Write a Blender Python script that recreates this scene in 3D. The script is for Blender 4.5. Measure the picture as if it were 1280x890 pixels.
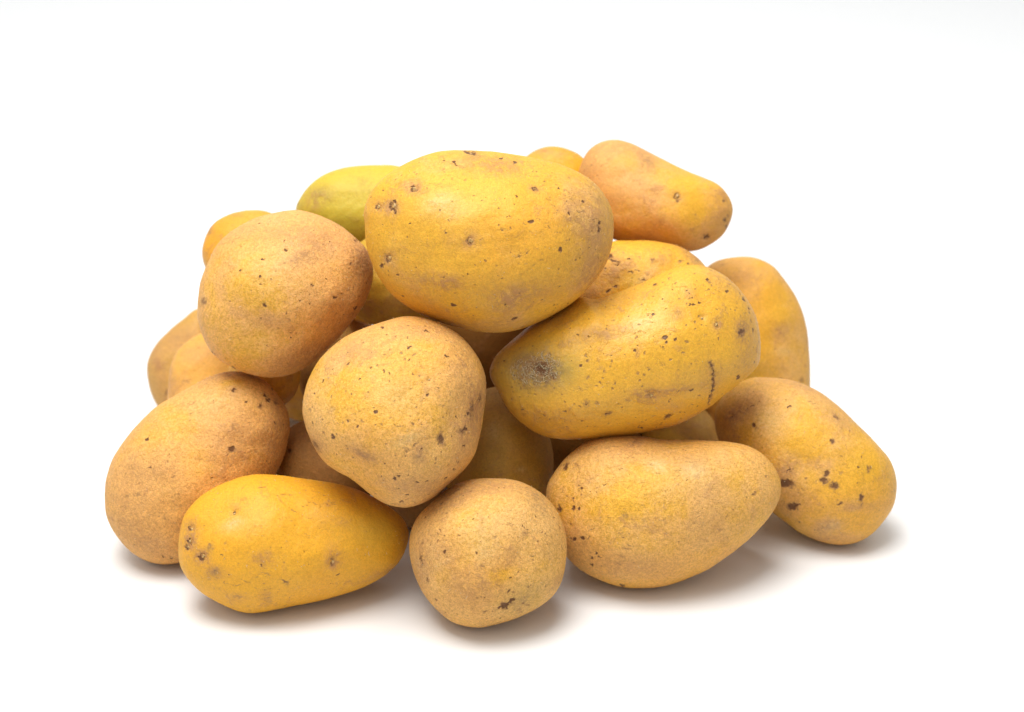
import bpy, math, random
import numpy as np
random.seed(7)
for o in list(bpy.data.objects): bpy.data.objects.remove(o)
scene=bpy.context.scene
# ---------------------------------------------------------------- camera
FPX=2448.0; ELEV=math.radians(25.0); CAM_H=0.383
cd=bpy.data.cameras.new('camera'); camo=bpy.data.objects.new('camera',cd); scene.collection.objects.link(camo)
camo.location=(0,0,CAM_H); camo.rotation_euler=(math.pi/2-ELEV,0,0)
cd.sensor_width=36; cd.sensor_fit='HORIZONTAL'; cd.lens=FPX/1280*36; cd.clip_end=50; cd.clip_start=0.01
cd.dof.use_dof=True; cd.dof.focus_distance=0.69; cd.dof.aperture_fstop=10.5; cd.dof.aperture_blades=0
scene.camera=camo
# ---------------------------------------------------------------- studio light
world_=bpy.data.worlds.new('World'); scene.world=world_; world_.use_nodes=True
bg=world_.node_tree.nodes['Background']; bg.inputs[0].default_value=(0.96,0.98,1.0,1); bg.inputs[1].default_value=0.42
def area(name,loc,target,size,power,color=(1,1,1),sy=None):
    l=bpy.data.lights.new(name,'AREA'); l.shape='RECTANGLE'; l.size=size; l.size_y=sy or size; l.energy=power; l.color=color
    o=bpy.data.objects.new(name,l); scene.collection.objects.link(o); o.location=loc
    from mathutils import Vector
    o.rotation_euler=(Vector(target)-Vector(loc)).to_track_quat('-Z','Y').to_euler(); return o
area('softbox_overhead',(-0.16,0.52,1.05),(0,0.68,0.0),0.65,13.5,(1,0.985,0.96))
area('softbox_front',(-0.30,0.0,1.15),(0,0.66,0.05),0.9,3.2,(1,0.98,0.95))
area('background_light',(0,1.6,1.9),(0,2.3,0.3),2.6,14,(1,1,1),1.2)
scene.view_settings.view_transform='Standard'; scene.view_settings.look='None'; scene.view_settings.exposure=0.13; scene.view_settings.gamma=1
scene.view_settings.use_curve_mapping=False
scene.cycles.max_bounces=8; scene.cycles.diffuse_bounces=5; scene.cycles.use_denoising=True
# ---------------------------------------------------------------- backdrop
def new_mat(name):
    m=bpy.data.materials.new(name); m.use_nodes=True; return m,m.node_tree,m.node_tree.nodes['Principled BSDF']
def backdrop():
    prof=[]
    for y in np.linspace(0.28,1.9,9): prof.append((float(y),0.0))
    R=0.7
    for k in range(1,17):
        a=math.pi/2*k/16; prof.append((1.9+R*math.sin(a),R-R*math.cos(a)))
    prof.append((2.6,2.2)); 
    xs=np.linspace(-1.6,1.6,9); v=[];f=[]
    for x in xs:
        for y,z in prof: v.append((float(x),y,z))
    n=len(prof)
    for i in range(len(xs)-1):
        for j in range(n-1): f.append((i*n+j,(i+1)*n+j,(i+1)*n+j+1,i*n+j+1))
    me=bpy.data.meshes.new('backdrop'); me.from_pydata(v,[],f); me.shade_smooth()
    o=bpy.data.objects.new('studio_backdrop',me); scene.collection.objects.link(o); o['kind']='structure'
    m,nt,b=new_mat('white_sweep'); b.inputs['Base Color'].default_value=(0.80,0.805,0.805,1); b.inputs['Roughness'].default_value=0.42
    b.inputs['Specular IOR Level'].default_value=0.35
    tc=nt.nodes.new('ShaderNodeTexCoord'); nz=nt.nodes.new('ShaderNodeTexNoise'); nz.inputs['Scale'].default_value=900; nz.inputs['Detail'].default_value=3
    bp=nt.nodes.new('ShaderNodeBump'); bp.inputs['Strength'].default_value=0.12; bp.inputs['Distance'].default_value=0.0002
    nt.links.new(tc.outputs['Object'],nz.inputs['Vector']); nt.links.new(nz.outputs[0],bp.inputs['Height']); nt.links.new(bp.outputs[0],b.inputs['Normal'])
    me.materials.append(m)
    return o
backdrop()
# ---------------------------------------------------------------- potato skin
class NT:
    def __init__(s,nt): s.nt=nt
    def n(s,t,**kw):
        x=s.nt.nodes.new(t)
        for k,v in kw.items():
            if isinstance(v,tuple) and k=='ins':
                pass
            setattr(x,k,v)
        return x
    def set(s,sock,v):
        if isinstance(v,bpy.types.NodeSocket): s.nt.links.new(v,sock)
        elif isinstance(v,(tuple,list)): sock.default_value=(*v,1) if len(v)==3 and sock.type=='RGBA' else v
        else: sock.default_value=v
    def math(s,op,a,b=0.0,c=None,clamp=False):
        x=s.n('ShaderNodeMath',operation=op,use_clamp=clamp); s.set(x.inputs[0],a); s.set(x.inputs[1],b)
        if c is not None: s.set(x.inputs[2],c)
        return x.outputs[0]
    def ramp(s,v,a,b,lo=0.0,hi=1.0):
        x=s.n('ShaderNodeMapRange',interpolation_type='SMOOTHSTEP'); s.set(x.inputs[0],v)
        x.inputs[1].default_value=a; x.inputs[2].default_value=b; x.inputs[3].default_value=lo; x.inputs[4].default_value=hi
        return x.outputs[0]
    def mix(s,f,a,b,mode='MIX'):
        x=s.n('ShaderNodeMix',data_type='RGBA',blend_type=mode); s.set(x.inputs[0],f); s.set(x.inputs[6],a); s.set(x.inputs[7],b); return x.outputs[2]
    def noise(s,vec,scale,detail=3,rough=0.55,dist=0.0):
        x=s.n('ShaderNodeTexNoise'); s.set(x.inputs['Vector'],vec); x.inputs['Scale'].default_value=scale; x.inputs['Detail'].default_value=detail
        x.inputs['Roughness'].default_value=rough; x.inputs['Distortion'].default_value=dist; return x.outputs[0]
    def voro(s,vec,scale,rnd=1.0):
        x=s.n('ShaderNodeTexVoronoi'); s.set(x.inputs['Vector'],vec); x.inputs['Scale'].default_value=scale; x.inputs['Randomness'].default_value=rnd
        return x.outputs['Distance'],x.outputs['Color']
DARK=(0.11,0.042,0.013)
def skin(name,seed,yellow,tan,bias,grain=1.0,rough=0.42,pores=1.0,russet=(0.37,0.175,0.075),spec=0.4,dust=0.5):
    """bias: -1 all yellow .. +1 all tan"""
    m,nt,b=new_mat(name); T=NT(nt)
    tc=T.n('ShaderNodeTexCoord'); mp=T.n('ShaderNodeMapping'); T.set(mp.inputs[0],tc.outputs['Object'])
    mp.inputs['Location'].default_value=(seed*0.37%3,seed*0.71%3,seed*0.13%3); V=mp.outputs[0]
    at=T.n('ShaderNodeAttribute',attribute_name='marks'); sp=T.n('ShaderNodeSeparateColor'); T.set(sp.inputs[0],at.outputs['Color'])
    at2=T.n('ShaderNodeAttribute',attribute_name='tones'); sq=T.n('ShaderNodeSeparateColor'); T.set(sq.inputs[0],at2.outputs['Color'])
    dark,rus,grey=sp.outputs[0],sp.outputs[1],sp.outputs[2]
    yel,pale,green=sq.outputs[0],sq.outputs[1],sq.outputs[2]
    # warp coordinate for irregular marks
    wv=T.n('ShaderNodeTexNoise'); T.set(wv.inputs['Vector'],V); wv.inputs['Scale'].default_value=350; wv.inputs['Detail'].default_value=2
    wm=T.n('ShaderNodeVectorMath',operation='MULTIPLY_ADD'); T.set(wm.inputs[0],wv.outputs['Color']); wm.inputs[1].default_value=(0.0030,)*3; T.set(wm.inputs[2],V); VW=wm.outputs[0]
    big=T.noise(V,38,4,0.6,0.6); mid=T.noise(V,130,4,0.65,0.4); fine=T.noise(V,900,3,0.7); micro=T.noise(V,2400,2,0.6)
    # tan cork over yellow flesh, broken up at several sizes
    f=T.math('ADD',T.math('MULTIPLY',big,0.9),T.math('MULTIPLY',mid,0.55)); f=T.math('ADD',f,T.math('MULTIPLY',fine,0.42*grain))
    f=T.math('ADD',f,T.math('MULTIPLY',rus,0.22)); f=T.math('SUBTRACT',f,T.math('MULTIPLY',yel,0.38))
    c0=0.93-0.30*bias
    f=T.ramp(f,c0-0.22,c0+0.22)
    col=T.mix(f,yellow,tan)
    # slow shift in hue
    hue=T.noise(V,22,2,0.5); col=T.mix(T.ramp(hue,0.42,0.72,0,0.35),col,(yellow[0]*1.02,yellow[1]*0.84,yellow[2]*1.15))
    # grain
    g=T.ramp(fine,0.34,0.66,-1,1); g2=T.ramp(micro,0.35,0.65,-1,1)
    k=T.math('ADD',T.math('MULTIPLY',g,0.12*grain),T.math('MULTIPLY',g2,0.13*grain)); k=T.math('ADD',k,1.0)
    cc=T.n('ShaderNodeVectorMath',operation='SCALE'); T.set(cc.inputs[0],col); T.set(cc.inputs['Scale'],k); col=cc.outputs[0]
    # pinkish brown russet film: attribute patches + stray ones, eaten away by noise
    stray=T.ramp(T.noise(VW,85,5,0.72,0.8),0.55,0.70)
    rr=T.math('ADD',T.math('MULTIPLY',rus,0.85),T.math('MULTIPLY',stray,0.6))
    rr=T.math('MULTIPLY',rr,T.ramp(T.noise(VW,420,4,0.75),0.38,0.58,0.3,1.0),clamp=True)
    col=T.mix(T.math('MULTIPLY',rr,0.75),col,russet)
    # pale spots, some of them highlights painted into the skin
    col=T.mix(T.math('MULTIPLY',pale,T.ramp(fine,0.3,0.7,0.3,0.8)),col,(0.64,0.50,0.24))
    if dust>0:
        dd=T.ramp(T.noise(V,60,4,0.6,0.3),0.5,0.75); dd=T.math('MULTIPLY',dd,T.ramp(micro,0.4,0.6)); col=T.mix(T.math('MULTIPLY',dd,0.30*dust),col,(0.58,0.44,0.27))
    # greenish and grey
    col=T.mix(T.math('MULTIPLY',green,0.55),col,(0.36,0.30,0.05))
    gr=T.math('MULTIPLY',grey,T.ramp(T.noise(VW,600,3,0.7),0.36,0.6,0.25,1.0),clamp=True)
    col=T.mix(T.math('MULTIPLY',gr,0.75),col,(0.20,0.125,0.06))
    # pores: round, few; and flecks: small, many
    d1,c1=T.voro(VW,230); s1=T.n('ShaderNodeSeparateColor'); T.set(s1.inputs[0],c1)
    r1=T.math('MULTIPLY',T.ramp(s1.outputs[0],0.62,1.0),0.14*pores); p1=T.math('SUBTRACT',r1,d1); p1=T.ramp(p1,-0.015,0.05)
    d2,c2=T.voro(VW,520); s2=T.n('ShaderNodeSeparateColor'); T.set(s2.inputs[0],c2)
    r2=T.math('MULTIPLY',T.ramp(s2.outputs[1],0.45,1.0),0.30*pores); p2=T.math('SUBTRACT',r2,d2); p2=T.ramp(p2,-0.03,0.10)
    p2=T.math('MULTIPLY',p2,T.ramp(mid,0.38,0.52,0.15,1.0))
    col=T.mix(T.math('MULTIPLY',p1,0.85),col,(0.15,0.065,0.018)); col=T.mix(T.math('MULTIPLY',p2,0.75),col,(0.26,0.13,0.045))
    # fine scratches
    ms=T.n('ShaderNodeMapping'); T.set(ms.inputs[0],VW); ms.inputs['Rotation'].default_value=(0.3*seed,0.5,0.9*seed); ms.inputs['Scale'].default_value=(1,5,3)
    sc=T.noise(ms.outputs[0],160,4,0.7); sc=T.ramp(sc,0.60,0.68); sc=T.math('MULTIPLY',sc,T.ramp(big,0.45,0.62))
    col=T.mix(T.math('MULTIPLY',sc,0.55),col,(0.29,0.16,0.065))
    # drawn dark marks, ragged
    nz=T.noise(VW,1500,2,0.6); dk=T.math('ADD',dark,T.math('MULTIPLY',T.math('SUBTRACT',nz,0.5),0.55))
    ring=T.ramp(dk,0.15,0.55); dk=T.ramp(dk,0.42,0.68)
    col=T.mix(T.math('MULTIPLY',ring,0.78),col,(0.28,0.14,0.05)); col=T.mix(T.math('MULTIPLY',dk,0.85),col,DARK)
    T.set(b.inputs['Base Color'],col)
    ro=T.math('ADD',T.math('MULTIPLY',f,0.14),rough); ro=T.math('ADD',ro,T.math('MULTIPLY',rr,0.10)); T.set(b.inputs['Roughness'],ro)
    b.inputs['Specular IOR Level'].default_value=spec
    b.inputs['Subsurface Weight'].default_value=0.12; b.inputs['Subsurface Radius'].default_value=(1.0,0.45,0.12); b.inputs['Subsurface Scale'].default_value=0.0025
    # relief
    h=T.math('ADD',T.math('MULTIPLY',fine,0.55*grain),T.math('MULTIPLY',micro,0.30*grain)); h=T.math('ADD',h,T.math('MULTIPLY',mid,0.9))
    h=T.math('SUBTRACT',h,T.math('MULTIPLY',p1,0.9)); h=T.math('SUBTRACT',h,T.math('MULTIPLY',p2,0.35)); h=T.math('ADD',h,T.math('MULTIPLY',rr,0.45)); h=T.math('SUBTRACT',h,T.math('MULTIPLY',sc,0.3))
    h=T.math('SUBTRACT',h,T.math('MULTIPLY',dk,0.5))
    bp=T.n('ShaderNodeBump'); bp.inputs['Strength'].default_value=1.0; bp.inputs['Distance'].default_value=0.0005; T.set(bp.inputs['Height'],h); T.set(b.inputs['Normal'],bp.outputs[0])
    return m
def plain(name,col,rough=0.6,var=0.25):
    m,nt,b=new_mat(name); T=NT(nt); tc=T.n('ShaderNodeTexCoord'); n=T.noise(tc.outputs['Object'],900,3,0.6)
    c=T.mix(T.ramp(n,0.35,0.65),col,tuple(x*(1-var*1.6) for x in col)); T.set(b.inputs['Base Color'],c); b.inputs['Roughness'].default_value=rough
    b.inputs['Subsurface Weight'].default_value=0.1; b.inputs['Subsurface Scale'].default_value=0.001
    return m
BUD=plain('sprout_bud',(0.55,0.35,0.12),0.5); HAIR=plain('dry_fibre',(0.68,0.54,0.33),0.7,0.1)
# ---------------------------------------------------------------- outlines and bodies
W0,H0=1280.0,890.0
CX,CY=640.0,445.0
cam=np.array([0,0,CAM_H])
RX=np.array([1.,0,0]); FW=np.array([0,math.cos(ELEV),-math.sin(ELEV)]); UP=np.array([0,math.sin(ELEV),math.cos(ELEV)])
def ell(cx,cy,rx,ry,a=0,n=24):
    a=math.radians(a); r=[]
    for i in range(n):
        t=2*math.pi*i/n; x=rx*math.cos(t); y=ry*math.sin(t)
        r.append((cx+x*math.cos(a)-y*math.sin(a), cy+x*math.sin(a)+y*math.cos(a)))
    return r
P={}
P['A']=[(454.5,264.5),(455.6,280),(456,293),(459,310.5),(465,326),(472.5,342),(483.5,357.5),(498,373),(518,387.5),(540,398.5),(568.5,408),(600,415),(620,416),(639,414),(666,405),(694,392),(723,373),(742,353),(757,329),(763,312),(767,290),(766,267.5),(757,247),(742,227.5),(720,213),(694,203.5),(652,194.5),(639,192),(619,189),(587,188.5),(559,189),(537,192.5),(512,201.5),(493,212.5),(477,225),(464.6,239)]
P['B']=[(259,330),(272.5,306.5),(293,287.5),(318,272),(340,264.7),(368.5,261),(379.5,263),(403,272),(427,287.5),(446,302.5),(458,313.6),(465,329),(467,342),(464,361),(455,382),(440,402),(424.5,421),(408.7,436),(393,451),(377,462),(361.5,469),(342.6,473),(325,472),(300.6,465),(280,453.4),(264.4,439),(253.4,420),(247,401.5),(245.8,386),(247,370),(250.5,350)]
P['C']=[(379,510),(382,486.5),(390,464.4),(399,449.5),(412,436),(432,421.5),(464,407),(487,399),(500,395),(518,394.5),(540,400),(560,409),(575.7,419),(591.5,437),(602.5,458),(607.5,479),(607,501),(604,521),(600,545),(594,566),(580.5,586),(560,606),(537,625.6),(521.6,632.7),(506,636),(490,633.5),(474.4,627),(458.7,616),(446,605),(436,597),(424,591),(408,580),(393,560),(383.4,538),(379.5,519)]
P['D']=[(613,463),(623,442.5),(638.7,427),(663,406),(694,388),(724,371),(741.6,374),(770,365.5),(789,358),(803.6,353),(827,342),(846,334),(865,331),(880.7,332.5),(899.6,340),(918.5,354.5),(931,370),(942,389),(949,412.7),(952,435),(950,454),(942,466),(927.7,479),(907,494),(888,508),(868,520),(848,530),(823,537),(791.5,543),(760,546),(738,548),(717,548.6),(690.6,548),(668,540.5),(649,528),(632,508),(623,489),(615,475.5)]
P['E']=[(135.7,590),(140.5,574),(151.5,555.4),(165.6,536.5),(183,517.7),(198.7,505),(222,491),(246,479),(266,470.5),(285,466),(305.7,466.5),(320,470),(334.6,478),(347,491),(356.6,505),(362,519),(362.6,533.4),(360.6,550.7),(354,573),(345,590),(330,616),(308,645),(285,670),(255,693),(222,704),(203.4,705.6),(189,703.5),(173.5,696.4),(157.8,684),(143.6,666.5),(134,647.7),(131,627),(132.6,600.5)]
P['F']=[(222,690),(222,677.6),(225,660),(230,643),(241,629),(253.5,617.8),(271,606.8),(294.4,598),(316.4,594),(341.6,594),(373,597),(400,600.5),(425,605),(446,611),(474,625),(493,637),(506,650),(512,668),(508,687),(498,704),(482,718),(460,731),(430,743),(400,751),(373,756),(341.6,761.7),(310,765),(294.4,761.7),(270.8,752),(248.8,738),(233,721),(225,706.6)]
P['G']=[(511,685),(513.6,665),(521.6,645),(537,628),(556,611),(575,601),(600,597),(623,597),(645,599.5),(661,606),(679.6,618),(695,636),(704,656),(708.3,680),(707,703.4),(699.5,728),(688,744),(670,757.6),(649.5,768.6),(622.7,778),(596,783.5),(572.4,779.6),(553.5,768.6),(534.6,749.7),(522,729),(513.4,707)]
P['H']=[(683,616),(686,603.4),(695.3,587.7),(709.5,570.4),(730,554.6),(749,546.5),(770,544.5),(795,545.5),(823,549),(854.4,550),(886,551),(917,554),(938,559.5),(956,569.5),(969,584),(976,602),(974.8,620),(967,637),(948,660.7),(927.6,681),(900,702),(880,714),(860,722),(833,731),(801.6,734),(773,731.7),(748,723),(726,711),(711,698),(696,680),(687,656),(683,635)]
P['I']=[(896,541),(894,515),(904,494),(918,480),(938.7,471),(957.6,470),(978,472),(1001.6,477.8),(1025,488.8),(1045.7,503),(1063,518),(1082,538),(1101.6,560),(1112.6,574),(1119,591.5),(1120.5,607),(1117.4,627.7),(1106,648),(1090.6,665.4),(1073,675.7),(1054.4,679),(1031,676.4),(1012,670),(994.6,662),(975.7,648),(955,630),(930,603),(908,573)]
P['J']=[(886.7,330),(904,322),(929,318.6),(948,321),(967,331.5),(979.6,347),(993.8,367.7),(1003,388),(1008.7,410),(1011.5,434),(1012,462),(1011,495),(1003,530),(984,560),(952,572),(915,566),(884,535),(868,490),(866,440),(864,385),(871,350)]
P['K']=[(722,225),(726,206),(735,189),(749.5,178),(768,174),(785,177),(803.6,185.7),(827,198),(858.7,213),(882,222),(898,230),(909,242.4),(915.5,258),(914,274),(906,291),(890,304.5),(868,313),(840,312),(805,307),(770,300),(742,282),(727,255)]
P['L']=ell(692,220,47,37)
P['M']=[(370,262),(379.5,242),(397,224.6),(411,216.7),(430,209.7),(453.6,206),(471,205.6),(497.7,207),(525,217),(541,240),(540,270),(520,295),(490,310),(450,312),(410,306),(380,288)]
P['N']=[(255,332),(252,316),(256.8,297),(267.8,279.7),(283.5,268.7),(302.4,262.7),(321,262),(337,265),(358,280),(366,305),(358,335),(335,355),(300,360),(270,352)]
P['O']=[(249,384),(230,398),(211,414),(195,430),(185,447),(182.6,461),(185.7,480),(192,496),(202,512),(219,527),(240,535),(264,528),(282,505),(290,475),(288,440),(278,405)]
P['P']=[(244,422),(223.5,439),(214,458),(211,477),(210,497),(214,530),(228,565),(252,590),(282,592),(308,570),(324,530),(324,480),(306,430),(272,410)]
P['Q']=[(767,302),(780,301.5),(802,301),(824,302.6),(846,307),(862,315),(880,331),(889,352),(886,380),(868,402),(835,415),(795,418),(755,412),(728,396),(715,370),(720,342),(738,318)]
P['R']=ell(503,350,80,64)
P['S']=ell(330,468,46,45)
P['T']=ell(404,588,67,66,10)
P['U']=ell(624,582,67,99)
P['V']=ell(849,549,49,50)
P['W']=ell(730,565,70,60)
P['X']=ell(622,440,84,72)  # added to block light coming through the hollow
P['Y']=ell(425,470,50,54)
def smooth_poly(p,sub=10):
    p=np.array(p,float); n=len(p); out=[]
    for i in range(n):
        a,b,c,d=p[i-1],p[i],p[(i+1)%n],p[(i+2)%n]
        # centripetal-ish catmull rom with chord tangents
        for k in range(sub):
            t=k/sub
            t1=np.linalg.norm(b-a)**.5; t2=np.linalg.norm(c-b)**.5; t3=np.linalg.norm(d-c)**.5
            A0,A1,A2,A3=0,t1,t1+t2,t1+t2+t3
            T=A1+t*t2
            L1=(A1-T)/(A1-A0)*a+(T-A0)/(A1-A0)*b
            L2=(A2-T)/(A2-A1)*b+(T-A1)/(A2-A1)*c
            L3=(A3-T)/(A3-A2)*c+(T-A2)/(A3-A2)*d
            B1=(A2-T)/(A2-A0)*L1+(T-A0)/(A2-A0)*L2
            B2=(A3-T)/(A3-A1)*L2+(T-A1)/(A3-A1)*L3
            out.append((A2-T)/(A2-A1)*B1+(T-A1)/(A2-A1)*B2)
    return np.array(out)
def centroid(p):
    x,y=p[:,0],p[:,1]; x2,y2=np.roll(x,-1),np.roll(y,-1); cr=x*y2-x2*y; A=cr.sum()/2
    cx=((x+x2)*cr).sum()/(6*A); cy=((y+y2)*cr).sum()/(6*A)
    return np.array([cx,cy]),abs(A)
NPHI=720
class Pot: pass
def make(name,kD=1.0,tilt=(0,0),Dpx=None):
    o=Pot(); o.name=name
    q=smooth_poly(P[name]); o.poly=q; c,area=centroid(q); o.c=c
    # local basis: e1 = image right, e2 = image up, perpendicular to centre ray
    o.ray=FW+RX*(c[0]-CX)/FPX-UP*(c[1]-CY)/FPX; o.rl=np.linalg.norm(o.ray); o.ray=o.ray/o.rl
    e1=np.cross(o.ray,UP); e1/=np.linalg.norm(e1); e2=np.cross(e1,o.ray)
    o.e1,o.e2=e1,e2
    rays=FW[None]+RX[None]*((q[:,0]-CX)/FPX)[:,None]-UP[None]*((q[:,1]-CY)/FPX)[:,None]
    rays=rays/(rays@o.ray)[:,None]    # at unit distance along centre ray
    xy=np.stack([rays@e1,rays@e2],1)  # unit-distance units
    ph=np.arctan2(xy[:,1],xy[:,0]); r=np.hypot(xy[:,0],xy[:,1]); k=np.argsort(ph); ph,r=ph[k],r[k]
    g=np.linspace(-math.pi,math.pi,NPHI,endpoint=False)
    R=np.interp(g,ph,r,period=2*math.pi)
    ker=np.exp(-0.5*(np.arange(-9,10)/3.0)**2); ker/=ker.sum()
    R=np.convolve(np.r_[R[-9:],R,R[:9]],ker,'valid')
    o.R=R
    # ellipse fit from low harmonics of 1/R^2
    iv=1/R**2; a0=iv.mean(); a2=(iv*np.cos(2*g)).mean()*2; b2=(iv*np.sin(2*g)).mean()*2
    o.RE=1/np.sqrt(np.maximum(a0+a2*np.cos(2*g)+b2*np.sin(2*g),1e-9))
    m=math.sqrt(area/math.pi)/FPX
    minor=o.RE.min()
    o.D=minor*kD if Dpx is None else Dpx/FPX
    o.tilt=tilt
    o.minor=minor
    return o
def Rat(tab,phi): 
    f=((phi+math.pi)/(2*math.pi)*NPHI)%NPHI; i=np.floor(f).astype(int); w=f-i
    return tab[i%NPHI]*(1-w)+tab[(i+1)%NPHI]*w
def surf(o,d):
    """d: (n,3) unit dirs in (e1,e2,toward camera). returns local pts at unit distance"""
    rho=np.hypot(d[:,0],d[:,1]); phi=np.arctan2(d[:,1],d[:,0])
    w=np.clip(rho/0.85,0,1); w=w*w*(3-2*w)
    R=Rat(o.RE,phi)*(1-w)+Rat(o.R,phi)*w
    x=R*d[:,0]; y=R*d[:,1]; z=o.D*d[:,2]+o.tilt[0]*x+o.tilt[1]*y
    zt=1-(o.tilt[0]*x+o.tilt[1]*y)
    return np.stack([x*zt,y*zt,z],1)
def world(o,l,t):
    """perspective-true: local pt at depth scales x,y with distance"""
    # point = t*(ray*(1-z) + (e1 x + e2 y)*(1-z*persp))
    return cam+t*(o.ray[None]*(1-l[:,2:3])+o.e1[None]*l[:,0:1]+o.e2[None]*l[:,1:2])
def fib(n=6000):
    i=np.arange(n)+.5; z=1-2*i/n; r=np.sqrt(1-z*z); a=math.pi*(1+5**.5)*i
    return np.stack([r*np.cos(a),r*np.sin(a),z],1)
FD=fib()
def t_ground(o):
    p=world(o,surf(o,FD),1.0)-cam
    return CAM_H/(-p[:,2]).max()
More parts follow.
